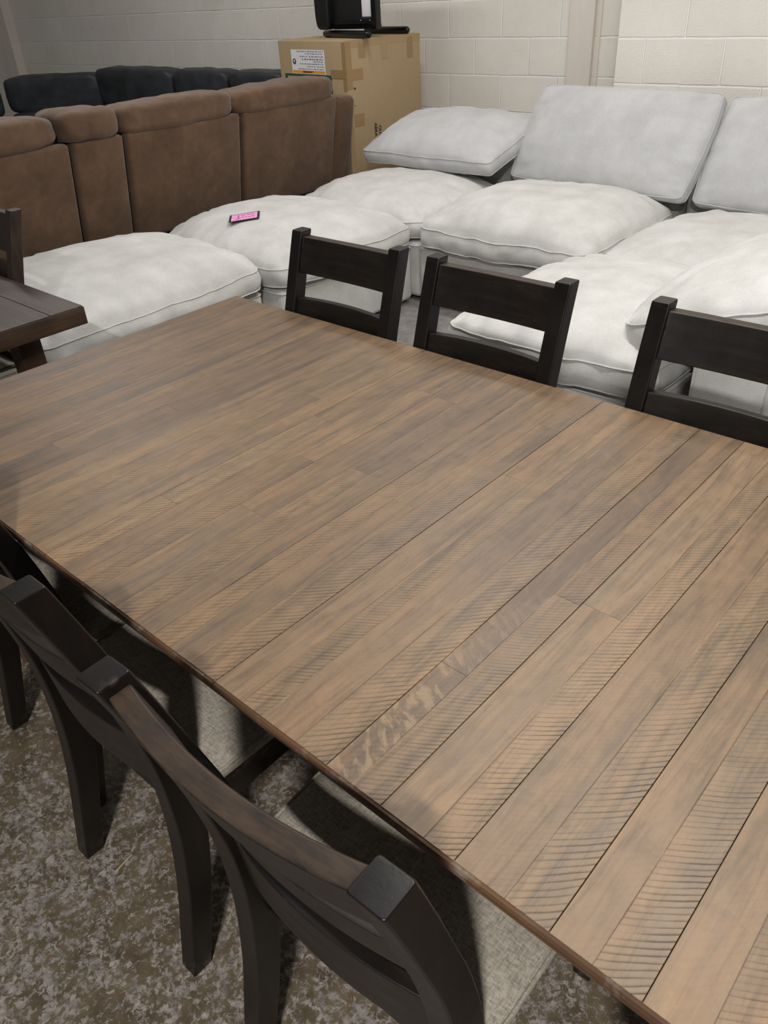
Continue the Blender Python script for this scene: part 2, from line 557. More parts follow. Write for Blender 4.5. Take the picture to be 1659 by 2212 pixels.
M['blackmetal'] = mat_plain('black_enamel', srgb(14, 14, 15), .25)
M['blackcloth'] = mat_plain('black_cloth', srgb(13, 13, 14), .85)
M['vinyl'] = mat_leather('black_vinyl', srgb(16, 16, 17), srgb(27, 28, 30))
M['pink'] = mat_plain('pink_paper', srgb(240, 160, 214), .7)
M['table2'] = mat_darkwood('dark_walnut', srgb(50, 42, 38), srgb(70, 60, 54), srgb(92, 80, 71), 'X', .42, wear=0)
M['table2e'] = mat_darkwood('dark_walnut_edge', srgb(44, 31, 21), srgb(62, 45, 31), srgb(80, 60, 42), 'Y', .45, wear=0)
M['chair2'] = mat_darkwood('brown_black_wood', srgb(34, 26, 21), srgb(48, 37, 30), srgb(66, 52, 42), 'Z', .4, wear=.1)
M['cream'] = mat_fabric('cream_cloth', srgb(196, 194, 178), srgb(214, 212, 198), 420, .3, 5, .9, .1, .2)

# ------------------------------------------------------------------ room
YW = 3.681
XL = -8.52
H = .76
TW = 1.1333
TL = 2.16

def struct(name, bm, mat, smooth=False):
    o = link(name, bm, mat, None, smooth)
    o['kind'] = 'structure'
    return o

struct('floor', new_box((-11, -5, -.1), (6, 4.3, 0)), M['floor'])
def wall(name, lo, hi, du, dz):
    """block wall; the object origin sets where the courses and joints fall"""
    o = struct(name, new_box((lo[0] - du, lo[1], lo[2] - dz), (hi[0] - du, hi[1], hi[2] - dz)), M['wall'])
    o.location = (du, 0, dz)
    return o
# course joint at z=1.2391; vertical joints of the course below it at x=-2.2125 (u = x+y)
wall('wall_back', (-11, YW, 0), (-.2, YW + .2, 3.6), -2.2125 + YW, 1.2391 - 6 * .227584)
wall('wall_right', (-.424, 3.244, 0), (5.5, YW + .2, 3.6), -.257 + 3.244, 1.260 - 6 * .227584)
wall('wall_left', (-11, -5, 0), (-10.8, YW, 3.6), 0, 0)
struct('trim_1', new_box((-.994, YW - .035, 0), (-.815, YW + .05, 3.6), .008), M['paint'])
struct('trim_2', new_box((-.80, YW - .012, 0), (-.775, YW + .05, 3.6), .004), M['paint'])
struct('trim_3', new_box((-8.80, YW - .10, 0), (XL, YW + .05, 3.6), .006), M['paint'])

# ------------------------------------------------------------------ main dining table
SEAMS = {.836: .0006, 1.328: .0006, 1.556: .0006, 1.649: .0006, 1.760: .0005, .495: .0003, .610: .0003, 1.172: .00035, 1.883: .0005, 1.986: .0004, .990: .0003}
def add_planks(bm, xs, zt, th, y0, y1, rng):
    cl = bm.loops.layers.float_color.new('plank')
    al = bm.verts.layers.float.new('across')
    for (xa, xb, saw, shade) in xs:
        cuts = [y0, y1]
        n = rng.choice([0, 0, 1, 1, 2])
        for _ in range(n):
            c = y0 + (y1 - y0) * rng.uniform(.15, .85)
            if all(abs(c - q) > .18 for q in cuts): cuts.append(c)
        cuts.sort()
        for k, (ya, yb) in enumerate(zip(cuts, cuts[1:])):
            s = saw if k % 2 == 0 or rng.random() < .6 else rng.choice([0.0, .25, saw])
            sh = min(1, max(0, shade + (rng.uniform(-.16, .16) if k else 0)))
            r = rng.random()
            dz = rng.uniform(-.00008, .00008)
            g = SEAMS.get(round(xa, 3), 0.0)
            g2 = SEAMS.get(round(xb, 3), 0.0)
            ea = .00006 if k else 0
            eb = .00006 if k < len(cuts) - 2 else 0
            mid = (xa + xb) / 2
            hw = (xb - xa) / 2
            lo = (xa + g, ya + ea, zt - th + dz); hi = (xb - g2, yb - eb, zt + dz)
            nf = len(bm.faces)
            vs = box(bm, lo, hi, .0004 if (g or g2) else .00012, 1)
            for v in vs:
                if v.is_valid: v[al] = v.co.x - mid
            bm.faces.ensure_lookup_table()
            for f in bm.faces[nf:]:
                for lp in f.loops: lp[cl] = (r, s, sh, hw * 10)

XS = [0, .042, .090, .140, .178, .25, .325, .398, .450, .495, .555, .610, .675, .738, .785, .836,
      .893, .940, .990, 1.066, 1.120, 1.172, 1.216, 1.270, 1.328,
      1.390, 1.431, 1.498, 1.556, 1.602, 1.649, 1.716, 1.760, 1.828, 1.883, 1.933, 1.986, 2.045, 2.10, TL]
rng = random.Random(11)
# (saw strength, shade) of each plank as the photograph shows them, from the left end
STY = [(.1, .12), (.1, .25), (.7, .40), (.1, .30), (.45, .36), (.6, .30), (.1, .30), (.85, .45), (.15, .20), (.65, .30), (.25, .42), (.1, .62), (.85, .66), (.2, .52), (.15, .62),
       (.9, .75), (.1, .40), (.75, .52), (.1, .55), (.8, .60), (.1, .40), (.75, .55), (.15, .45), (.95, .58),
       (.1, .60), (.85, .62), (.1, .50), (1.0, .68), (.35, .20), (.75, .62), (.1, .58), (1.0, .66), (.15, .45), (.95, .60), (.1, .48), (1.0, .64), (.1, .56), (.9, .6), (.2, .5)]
planks = [(XS[i], XS[i + 1], STY[i][0], STY[i][1] + (.14 if XS[i] > 1.64 else 0)) for i in range(len(XS) - 1)]  # right-end planks made paler: the light's sheen is put into their tone
BRK = [0, .836, 1.328, TL]
tbl = empty('dining_table', (0, 0, 0))
tag(tbl, 'large brown dining table with rough sawn plank top, filling the foreground', 'table')
TH = .020
for k, nm in enumerate(('tabletop', 'extension_leaf', 'tabletop')):
    a, b = BRK[k], BRK[k + 1]
    bm = bmesh.new()
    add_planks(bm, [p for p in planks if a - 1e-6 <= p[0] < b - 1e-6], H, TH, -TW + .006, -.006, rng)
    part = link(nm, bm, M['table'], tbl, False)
    # moulded edge band under and around this section
    x0 = a + (0 if k == 0 else .0012)
    x1 = b - (0 if k == 2 else .0012)
    rings = []
    prof = [(-.0075, -.0006), (-.0022, -.0022), (.0, -.006), (.0, -.011), (-.0045, -.014), (-.0035, -.021), (-.008, -.029), (-.03, -.031)]
    for side in (0, 1):
        eb = bmesh.new()
        rings = []
        for x in (x0, x1):
            ring = []
            for (o_, z_) in prof:
                ring.append((x, (o_ if side == 0 else -TW - o_), H + z_))
            ring.append((x, (-.03 if side == 0 else -TW + .03), H - .021))
            ring.append((x, (-.0085 if side == 0 else -TW + .0085), H - .021))
            rings.append(ring)
        loft(eb, rings)
        link('edge_band', eb, M['edge'], part, True, 30)
    if k == 0 or k == 2:
        eb = bmesh.new()
        xe = 0 if k == 0 else TL
        sg = 1 if k == 0 else -1
        box(eb, (min(xe - sg * .002, xe + sg * .006), -TW + .001, H - .03), (max(xe - sg * .002, xe + sg * .006), -.001, H - .0012), .003, 2)
        link('edge_band', eb, M['edge'], part, True, 30)
    ub = new_box((x0 + (.03 if k == 0 else 0), -TW + .03, H - .045), (x1 - (.03 if k == 2 else 0), -.03, H - .0215))
    link('underframe', ub, M['edge'], part, False)
for (lo, hi) in (((.09, -.125, .60), (TL - .09, -.10, H - .046)), ((.09, -TW + .10, .60), (TL - .09, -TW + .125, H - .046)),
                 ((.09, -TW + .126, .60), (.115, -.126, H - .046)), ((TL - .115, -TW + .126, .60), (TL - .09, -.126, H - .046))):
    link('apron', new_box(lo, hi, .003), M['edge'], tbl)
for lx in (.06, TL - .15):
    for ly in (-.155, -TW + .065):
        bm = bmesh.new()
        rings = []
        for z, s in ((0, .062), (.004, .070), (.30, .080), (.585, .090), (.5985, .090)):
            rings.append([(lx + .045 + q[0], ly + .045 + q[1], z) for q in rr(s, s, .006)])
        loft(bm, rings)
        link('leg', bm, M['edge'], tbl)

# ------------------------------------------------------------------ ladder-back chairs
# local frame: faces +y, y=0 is the front of the back posts at table height
YF = [(0, -.022), (.12, .004), (.27, .036), (.42, .052), (.56, .044), (.70, .016), (.80, -.012), (.90, -.041), (.985, -.067)]
DP = [(0, .042), (.15, .047), (.30, .054), (.45, .057), (.60, .052), (.76, .046), (.985, .043)]
PX = .194
PWID = .042
def bow(x, amp=.030):
    return -amp * (1 - (x / (PX - .01)) ** 2)

def make_chair(name, woodp, woodr, woodc, seatm, seat_top=.492, crest=.868):
    root = empty(name)
    for s in (-1, 1):
        bm = bmesh.new()
        rings = []
        zs = [0, .004] + [.04 + .9 * k / 26 for k in range(27)] + [.960, .9795, .9820, .983]
        for z in zs:
            sh = .006 if z == 0 else (.0 if z < .981 else (.0014 if z < .9825 else .0042))
            yf, d = interp(YF, z), interp(DP, z)
            rings.append([(s * PX + q[0], yf - d / 2 + q[1], z) for q in rr(PWID - sh, d - sh, .0035)])
        loft(bm, rings)
        link('back_post', bm, woodp, root, True, 60, True)
    def rail(nm, z0, z1, th, amp, rnd, dip=0.0, mt=None):
        bm = bmesh.new()
        rings = []
        n = 24
        for i in range(n + 1):
            x = -PX + .010 + (2 * PX - .020) * i / n
            zc = (z0 + z1) / 2
            ring = []
            for q in rr(th, z1 - z0, rnd):
                z = zc + q[1]
                dz = -dip * (1 - (x / PX) ** 2)
                yb = interp(YF, z) - interp(DP, z) * .48
                ring.append((x, yb + q[0] + bow(x, amp), z + dz))
            rings.append(ring)
        loft(bm, rings)
        return link(nm, bm, mt or woodr, root, True, 60, True)
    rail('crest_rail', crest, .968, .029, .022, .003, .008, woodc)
    rail('back_slat', .692, .794, .021, .022, .003)
    rail('back_slat', .475, .600, .021, .022, .003)
    # seat frame
    for (lo, hi) in (((-PX + .022, .030, .368), (PX - .022, .051, .452)), ((-PX + .005, .425, .368), (PX - .005, .447, .452))):
        link('seat_rail', new_box(lo, hi, .002), woodr, root)
    for s in (-1, 1):
        x = s * (PX + .004)
        link('seat_rail', new_box((x - .011, .055, .368), (x + .011, .408, .452), .002), woodr, root)
        bm = bmesh.new()
        rings = []
        for z, w in ((0, .030), (.004, .034), (.22, .040), (.36, .042), (.410, .042)):
            rings.append([(s * (PX + .004) + q[0], .435 + q[1], z) for q in rr(w, w, .003)])
        loft(bm, rings)
        link('front_leg', bm, woodp, root, True, 60, True)
    # upholstered seat
    bm, (wb, wb2) = cushion(w=.452, d=.430, tb=.024, pt=.026, pb=.001, seed=3, N=26, wr=.0012, rc=.16, pinch=.015, pw=.5, low=.004)
    bmesh.ops.translate(bm, verts=bm.verts, vec=(0, .262, seat_top - .026))
    bmesh.ops.translate(wb, verts=wb.verts, vec=(0, .262, seat_top - .026))
    wb2.free()
    st = link('seat', bm, seatm, root, True, 60)
    link('piping', wb, seatm, st, True, 80)
    return root

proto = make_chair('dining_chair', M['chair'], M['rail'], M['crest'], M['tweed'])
G = 'espresso ladder-back chairs around the brown plank table'
NEAR = [(.535, -1.140, 0.0, 'espresso ladder-back chair at the near table edge, its back cut off by the left border'),
        (1.022, -1.207, R_(.6), 'espresso ladder-back chair at the near table edge, middle of the three on that side'),
        (1.617, -1.212, R_(2.3), 'espresso ladder-back chair closest to the viewer, curved crest rail in the lower foreground')]
FAR = [(.440, .004, PI, 'dark ladder-back chair at the far table side, before the white ottoman base'),
       (.962, .004, PI, 'dark ladder-back chair at the far table side, second from the table corner'),
       (1.590, .004, PI, 'dark ladder-back chair at the far table side, cut by the right picture border')]
first = True
for x, y, rz, lab in NEAR + FAR:
    o = proto if first else copy_tree(proto)
    first = False
    o.location = (x, y, 0)
    o.rotation_euler = (0, 0, rz)
    tag(o, lab, 'chair', G)

# ------------------------------------------------------------------ second table and its chair (left edge)
t2 = empty('dining_table', (-.362, -.351, 0))
tag(t2, 'dark walnut dining table with thick square edge at the left border', 'table')
bm = bmesh.new()
rngb = random.Random(5)
for (ya, yb) in ((-.118, -.004), (-.32, -.12), (-.52, -.322), (-.72, -.522), (-.90, -.722)):
    box(bm, (-1.75, ya, H - .018), (-.004, yb, H), .0012, 1)
link('tabletop', bm, M['table2'], t2, False)
link('edge_band', new_box((-1.755, -.904, H - .062), (0, 0, H - .004), .004), M['table2e'], t2)
for lx in (-.165, -1.6):
    for ly in (-.16, -.80):
        bm = bmesh.new()
        loft(bm, [[(lx + q[0], ly + q[1], z) for q in rr(s, s, .005)] for z, s in ((0, .066), (.004, .072), (.5, .08), (H - .0625, .08))])
        link('leg', bm, M['table2e'], t2)
ch2 = make_chair('dining_chair', M['chair2'], M['chair2'], M['chair2'], M['cream'], .450, .838)
ch2.location = (-1.078, -.349, 0)
ch2.rotation_euler = (0, 0, PI)
tag(ch2, 'dark ladder-back chair with cream seat tucked under the walnut table at left', 'chair')

# ------------------------------------------------------------------ white modular sectional
GS = 'white sectional base modules'
GC = 'loose white seat cushions of the sectional'
GP = 'loose back pillows of the sectional'
def base_module(label, x0, x1, y0, y1, h=.335, back=None):
    root = empty('sofa_module', ((x0 + x1) / 2, (y0 + y1) / 2, 0))
    tag(root, label, 'sofa section', GS)
    a, b = (x1 - x0) / 2, (y1 - y0) / 2
    bm = bmesh.new()
    box(bm, (-a, -b, .022), (a, b, h), .030, 4)
    es = [e for e in bm.edges if e.calc_length() > .3]
    bmesh.ops.subdivide_edges(bm, edges=es, cuts=10, use_grid_fill=True)
    for v in bm.verts:
        f = 1 - ((v.co.x / a) ** 2) * ((v.co.y / b) ** 2)
        v.co += Vector((N3(v.co.x * 4, v.co.y * 4, v.co.z * 4 + x0), N3(v.co.y * 4, v.co.z * 4, v.co.x + 5 + y0), 0)) * .006
        if v.co.z > h - .01: v.co.z += .008 * f
    link('upholstered_base', bm, M['white'], root, True, 50)
    wb = bmesh.new()
    for z in (h - .012,):
        tube(wb, [(q[0], q[1], z) for q in rr(2 * a + .004, 2 * b + .004, .035, 4)], .004, 6, True)
    link('piping', wb, M['white'], root, True, 80)
    for sx in (-1, 1):
        for sy in (-1, 1):
            bm = bmesh.new()
            loft(bm, [[(sx * (a - .09) + q[0], sy * (b - .09) + q[1], z) for q in rr(.06, .06, .01)] for z in (0, .0225)])
            link('foot', bm, M['blackmetal'], root)
    if back:
        for nm, lo, hi in back:
            bm = new_box(lo, hi, .05, 4)
            link(nm, bm, M['white'], root, True, 50)
    return root

base_module('white ottoman base with the plain cushion, beside the walnut table', -1.98, -1.01, -.205, .90)
base_module('white ottoman base carrying the cushion with the pink tag', -1.95, -.912, .945, 1.946)
base_module('white corner base of the sectional, in front of the cardboard box', -1.95, -.885, 1.975, 3.0, back=[('back_frame', (-.5325, .5145, .022), (.5325, .70, .60))])
base_module('white seat base with a wrinkled front cushion, right of the inner corner', -.865, .195, 1.946, 2.965, back=[('back_frame', (-.52, .512, .022), (.52, .68, .60))])
base_module('white seat base next to the concrete pier, mostly hidden by other cushions', .215, 1.275, 1.965, 2.965, back=[('back_frame', (-.52, .502, .022), (.52, .68, .60))])
base_module('white chaise base behind the two right-hand far chairs', .225, 1.075, .84, 1.90)
# detached back block at the right
bb = empty('sofa_back_block', (1.34, 1.30, 0))
tag(bb, 'white upholstered block end seen through the back of the right-hand far chair', 'sofa section')
link('upholstered_base', new_box((-.118, -.50, .0), (.122, .55, .552), .022, 4), M['white'], bb)
for x in (-.116, .120):
    wb = bmesh.new()
    tube(wb, [(x + (.0045 if x < 0 else -.0045), -.4945, z) for z in [.02 + .051 * k for k in range(11)]], .004, 6)
    link('piping', wb, M['white'], bb)

def mat_at(loc, rx=0, ry=0, rz=0):
    return Matrix.Translation(loc) @ Matrix.Rotation(R_(rz), 4, 'Z') @ Matrix.Rotation(R_(ry), 4, 'Y') @ Matrix.Rotation(R_(rx), 4, 'X')

ZB = .345
def seat_cushion(label, x0, x1, y0, y1, tb, pt, seed, dents=(), rx=0, ry=0, rz=0, z=None, mat='white', wr=.007, pinch=.035):
    zc = (ZB + .012 + tb / 2) if z is None else z
    return put_cushion('seat_cushion', label, 'cushion', GC, M[mat], mat_at(((x0 + x1) / 2, (y0 + y1) / 2, zc), rx, ry, rz),
                       dict(w=x1 - x0, d=y1 - y0, tb=tb, pt=pt, pb=.010, seed=seed, dents=dents, wr=wr, pinch=pinch, pw=.46))

seat_cushion('puffy white seat cushion on the ottoman nearest the walnut table', -2.00, -.940, -.325, .915, .090, .155, 1, rx=1.6, wr=.010)
seat_cushion('puffy white seat cushion with a pink tag lying on it', -1.97, -.865, .93, 1.955, .085, .155, 2, wr=.010)
seat_cushion('puffy white seat cushion in the sectional corner, below the leaning pillow', -1.96, -.885, 1.965, 2.93, .085, .150, 3, wr=.010)
seat_cushion('wrinkled white seat cushion with a dent, in front of the large back pillow', -.865, .235, 1.885, 2.92, .095, .175, 4, dents=[(-.10, .20, .22, .030), (.10, .42, .10, .05)], wr=.011)
seat_cushion('white seat cushion beside the dented one, half hidden by the chaise', .245, 1.30, 1.93, 2.92, .075, .115, 5, wr=.010)
seat_cushion('white chaise cushion behind the middle far chair, with a pillow slumped on it', .20, 1.085, .79, 1.87, .095, .125, 6, wr=.011)

# back pillows
def pillow(label, loc, w, d, tb, pt, rx, ry, rz, seed, mat='grey', wr=.006, rc=.07):
    return put_cushion('back_pillow', label, 'pillow', GP, M[mat], mat_at(loc, rx, ry, rz),
                       dict(w=w, d=d, tb=tb, pt=pt, pb=pt * .6, seed=seed, wr=wr, pinch=.03, pw=.62, rc=rc, low=.016))

pillow('large shade-toned white back pillow upright in the middle of the sectional', (-.275, 2.985, .770), 1.19, .57, .060, .095, 57, 0, -5, 11)
pillow('shade-toned white back pillow upright at the right border by the pier', (.905, 2.965, .750), 1.18, .57, .060, .095, 58, 0, -3, 12)
pillow('shade-toned white pillow lying tilted over the sectional corner, against the cardboard box', (-1.395, 2.93, .712), 1.07, .62, .075, .12, 16, 0, 0, 13)
pillow('big white pillow slumped over the chaise and block at the right border', (1.30, 1.47, .625), .82, 1.16, .11, .125, 0, -17, 0, 14, 'white', .010, .20)

# pink price tag on the ottoman cushion
from mathutils.bvhtree import BVHTree
def surface_below(o, x, y):
    bpy.context.view_layer.update()
    me = o.data
    bv = BVHTree.FromPolygons([o.matrix_world @ v.co for v in me.vertices], [tuple(p.vertices) for p in me.polygons])
    return bv.ray_cast(Vector((x, y, 3)), Vector((0, 0, -1)))
tagged = [o for o in bpy.data.objects if o.get('label', '').startswith('puffy white seat cushion with a pink tag')][0]
hit, nrm, _, _ = surface_below(tagged, -1.42, 1.175)
pt_ = empty('price_tag', hit + nrm * .0035)
pt_.rotation_mode = 'QUATERNION'
nrm = nrm.lerp(Vector((0, 0, 1)), .4).normalized()
pt_.location.z += .004
pt_.rotation_quaternion = Vector((0, 0, 1)).rotation_difference(nrm) @ Matrix.Rotation(R_(47), 3, 'Z').to_quaternion()
tag(pt_, 'small pink tag with black scalloped border lying on the white cushion', 'tag')
link('card', new_box((-.082, -.060, 0), (.082, .060, .0015)), M['ink'], pt_, False)
bm = bmesh.new()
pts = []
nsc = 9
def scal(a, b, n, nx, ny):
    out = []
    for k in range(n * 4):
        t = k / (n * 4)
        r = .004 * abs(math.sin(PI * t * n))
        out.append((a[0] + (b[0] - a[0]) * t + nx * r, a[1] + (b[1] - a[1]) * t + ny * r, .0019))
    return out
pts += scal((-.070, -.049), (.070, -.049), 8, 0, -1) + scal((.070, -.049), (.070, .049), 2, 0, 0) + scal((.070, .049), (-.070, .049), 8, 0, 1) + scal((-.070, .049), (-.070, -.049), 2, 0, 0)
bm.faces.new([bm.verts.new(p) for p in pts])
link('pink_panel', bm, M['pink'], pt_, False)
bm = bmesh.new()
def dash(x0, x1, y, h=.010):
    box(bm, (x0, y - h / 2, .0020), (x1, y + h / 2, .0024))
dash(-.036, -.028, .005, .062); dash(-.050, -.020, -.026, .008)
for x0, x1, y in ((-.018, .004, .024), (.012, .034, .026), (.038, .052, .024), (-.016, .000, -.012), (.006, .016, -.010), (.022, .034, -.014), (.040, .056, -.012)):
    dash(x0, x1, y)
link('handwriting', bm, mat_plain('pale_ink', srgb(170, 96, 150), .7), pt_, False)

# ------------------------------------------------------------------ brown suede reclining sofa, seen from behind
bs = empty('reclining_sofa', (-2.2, 1.2, 0))
tag(bs, 'brown suede reclining sofa seen from behind, four back panels and padded tops', 'sofa')
Msh = Matrix(((1, 0, .205, 0), (0, 1, 0, 0), (0, 0, 1, 0), (0, 0, 0, 1)))   # the backs lean outward as they rise
SEG = [(-.42, .645), (.665, .968), (.992, 1.785), (1.812, 2.615)]
for k, (a, b) in enumerate(SEG):
    bm = bmesh.new()
    box(bm, (-.10, a - 1.2, .40), (-.02, b - 1.2, .985), .022, 4)
    es = [e for e in bm.edges if e.calc_length() > .25]
    bmesh.ops.subdivide_edges(bm, edges=es, cuts=6, use_grid_fill=True)
    for v in bm.verts:
        q = ((v.co.y + 1.2 - (a + b) / 2) / ((b - a) / 2))
        if v.co.x > -.03: v.co.x += .012 * (1 - q * q) + .004 * N3(v.co.y * 5, v.co.z * 5, k)
        v.co.x += .205 * (v.co.z - .985) + .12
    link('back_panel', bm, M['suede'], bs, True, 60)
BOL = [(-.44, .612, 1.050), (.622, .962, 1.052), (.972, 1.760, 1.042), (1.772, 2.612, 1.034)]
for k, (a, b, zc) in enumerate(BOL):
    bm = bmesh.new()
    puffy(bm, (-.040, (a + b) / 2 - 1.2, zc), (.165, (b - a) / 2 + .008, .078), 4.4, k + 2, .012, 22, None, 7.0)
    link('headrest_pad', bm, M['suede'], bs, True, 60)
bm = bmesh.new()
box(bm, (-.30, 2.622 - 1.2, .06), (.09, 2.825 - 1.2, .972), .05, 5)
for v in bm.verts: v.co.x += .205 * (v.co.z - .985) if v.co.x > -.1 else 0
link('back_wing', bm, M['suede'], bs, True, 50)
bm = bmesh.new()
box(bm, (-.95, -1.62, .0), (-.12, 1.58, .46), .03, 3)
link('seat_base', bm, M['suede'], bs, True, 50)
bm = bmesh.new()
box(bm, (-.115, -1.62, .05), (-.02, 1.415, .385), .02, 3)
link('lower_back', bm, M['suede'], bs, True, 50)
for k, (a, b) in enumerate(SEG):
    bm = bmesh.new()
    puffy(bm, (-.22, (a + b) / 2 - 1.2, .72), (.115, (b - a) / 2, .26), 5, k + 9, .012, 10)
    link('back_cushion', bm, M['suede'], bs, True, 60)
    bm = bmesh.new()
    puffy(bm, (-.60, (a + b) / 2 - 1.2, .50), (.34, (b - a) / 2 - .004, .10), 5, k + 19, .012, 10)
    link('seat_cushion', bm, M['suede'], bs, True, 60)
bm = bmesh.new()
puffy(bm, (-.62, 1.52, .45), (.36, .075, .20), 5, 31, .008, 10)
link('armrest', bm, M['suede'], bs, True, 60)

# ------------------------------------------------------------------ black leather sectional along the far wall
ks = empty('leather_sectional', (-5.0, 3.2, 0))
tag(ks, 'black leather sectional sofa along the block wall, behind the brown sofa', 'sofa')
BK = [((-6.02, 3.24), (-6.80, 2.60), 1.00, .0), ((-4.72, 3.24), (-5.98, 3.24), 1.045, .0), ((-3.93, 3.26), (-4.69, 3.26), 1.045, .02), ((-3.22, 3.26), (-3.90, 3.26), 1.045, .0),
      ((-6.74, 2.46), (-7.25, .95), .985, .0)]
for k, ((xa, ya), (xb, yb), zt, dp) in enumerate(BK):
    dx, dy = xb - xa, yb - ya
    L = math.hypot(dx, dy)
    ang = math.atan2(-dy, -dx)
    T = Matrix.Translation(((xa + xb) / 2 + 5.0, (ya + yb) / 2 - 3.2, 0)) @ Matrix.Rotation(ang, 4, 'Z')
    bm = bmesh.new()
    puffy(bm, (0, -.02, zt - .155), (L / 2, .13, .17), 7.0, k + 40, .010, 20, T)
    hd = link('headrest_pad', bm, M['leather'], ks, True, 60)
    bm = bmesh.new()
    puffy(bm, (0, -.06, zt - .48), (L / 2, .15, .19), 5.0, k + 50, .012, 12, T)
    link('back_cushion', bm, M['leather'], ks, True, 60)
    bm = bmesh.new()
    box(bm, (-L / 2, -.80, .0), (L / 2, .10, .30), .03, 3, T)
    link('seat_base', bm, M['leather'], ks, True, 50)
    bm = bmesh.new()
    puffy(bm, (0, -.47, .39), (L / 2, .36, .10), 5.0, k + 60, .01, 10, T)
    link('seat_cushion', bm, M['leather'], ks, True, 60)

# ------------------------------------------------------------------ cardboard box with label, and what stands on it
BW, BD, BH = .796, .695, 1.285
cb = empty('cardboard_box', (-2.231, 2.848, 0), R_(-7.306))      # local x to the right along the front, y into the depth; origin at the near corner
tag(cb, 'tall brown cardboard box with shipping label and tape, in the wall corner', 'box')
link('carton', new_box((-BW, 0, 0), (0, BD, BH), .008, 3), M['card'], cb)
def sticker(nm, lo, hi, mat, face, parent, off=.001, th=.0006):
    """flat strip on the front (face 'f': x,z) or on the right side (face 'r': y,z)"""
    if face == 'f':
        bm = new_box((lo[0], -off - th, lo[1]), (hi[0], -off, hi[1]))
    else:
        bm = new_box((off, lo[0], lo[1]), (off + th, hi[0], hi[1]))
    return link(nm, bm, mat, parent, False)
lab = sticker('shipping_label', (-.634, 1.076), (-.231, 1.228), M['paper'], 'f', cb)
sticker('orange_strip', (-.628, 1.081), (-.238, 1.098), M['orange'], 'f', lab, .0018)
sticker('strip_text', (-.502, 1.084), (-.392, 1.095), M['brownink'], 'f', lab, .0026)
bm = bmesh.new()
bm.faces.new([bm.verts.new(p) for p in ((-.388, -.0030, 1.096), (-.372, -.0030, 1.096), (-.380, -.0030, 1.084))])
link('warning_mark', bm, M['ink'], lab, False)
bm = bmesh.new()
rngl = random.Random(4)
for (xa, xb, z, hh) in ((-.575, -.246, 1.2175, .006), (-.466, -.258, 1.203, .006), (-.530, -.250, 1.186, .007), (-.505, -.250, 1.169, .008), (-.372, -.252, 1.155, .006),
                        (-.545, -.250, 1.140, .006), (-.448, -.250, 1.124, .006), (-.560, -.250, 1.108, .006)):
    x = xb
    while x > xa + .006:
        wl = rngl.uniform(.010, .034)
        x1 = max(xa, x - wl)
        for q in range(max(1, int((x - x1) / .0055))):
            cx = x - .0055 * q
            box(bm, (cx - .0045, -.0026, z - hh / 2 + rngl.uniform(0, .0012)), (cx, -.0020, z + hh / 2 - rngl.uniform(0, .0012)))
        x = x1 - .006
link('label_text', bm, M['print'], lab, False)
bm = bmesh.new()
bm.faces.new([bm.verts.new((-.5985 + .021 * math.cos(a), -.0022, 1.153 + .0185 * math.sin(a))) for a in [2 * PI * k / 28 for k in range(28)]])
ov = link('blue_oval', bm, M['navy'], lab, False)
bm = bmesh.new()
box(bm, (-.607, -.0030, 1.151), (-.590, -.0024, 1.163)); box(bm, (-.602, -.0030, 1.142), (-.596, -.0024, 1.153))
link('oval_emblem', bm, M['paper'], ov, False)
gp = bmesh.new()
box(gp, (-.735, -.0018, 1.062), (-.165, -.0010, 1.074)); box(gp, (-.193, -.0018, .60), (-.165, -.0010, 1.062)); box(gp, (-.735, -.0018, .60), (-.707, -.0010, 1.062))
link('green_print', gp, M['green'], cb, False)
sticker('tape_strip', (.118, 1.175), (.178, 1.262), M['tape'], 'r', cb)
sticker('tape_strip', (.325, 1.150), (.385, 1.262), M['tape2'], 'r', cb)
sticker('tape_strip', (.570, 1.141), (.624, 1.268), M['tape'], 'r', cb)
sticker('tape_strip', (.0, 1.240), (BD, 1.284), M['tape2'], 'r', cb, .0006, .0003)
sticker('tape_strip', (.0, .99), (.052, 1.275), M['tape'], 'r', cb, .0008, .0004)
sticker('tape_strip', (.012, 1.045), (.148, 1.112), M['tape'], 'r', cb, .0016)
sticker('tape_strip', (-.170, 1.058), (-.0, 1.110), M['tape'], 'f', cb, .0016)
sticker('tape_strip', (-.036, .98), (.0, 1.275), M['tape'], 'f', cb, .0008, .0004)
sticker('tape_strip', (.048, .752), (.138, .832), M['tape'], 'r', cb)
sticker('tape_strip', (.008, .50), (.040, .76), M['tape2'], 'r', cb, .0008)
bm = bmesh.new()
box(bm, (.0012, .057, .993), (.0018, .074, .999)); box(bm, (.0012, .066, .985), (.0018, .074, .995)); box(bm, (.0012, .06, .884), (.0018, .068, .889))
link('ink_mark', bm, M['ink'], cb, False)
for txt, y0, z0, size in (('ABRA', .2285, .757, .036), ('OUV', .268, .737, .036)):
    cu = bpy.data.curves.new('lettering', 'FONT')
    cu.body = txt
    cu.size = size
    cu.offset = .0006
    cu.extrude = .0003
    cu.materials.append(M['ink'])
    tmp = bpy.data.objects.new('lettering_curve', cu)
    COL.objects.link(tmp)
    bpy.context.view_layer.update()
    me = bpy.data.meshes.new_from_object(tmp.evaluated_get(bpy.context.evaluated_depsgraph_get()))
    bpy.data.objects.remove(tmp)
    o = bpy.data.objects.new('lettering', me)
    COL.objects.link(o)
    o.parent = cb
    # text reads downward, letter tops pointing away from the near corner
    o.matrix_local = Matrix(((0, 0, 1, .0016), (0, 1, 0, y0), (-1, 0, 0, z0), (0, 0, 0, 1)))

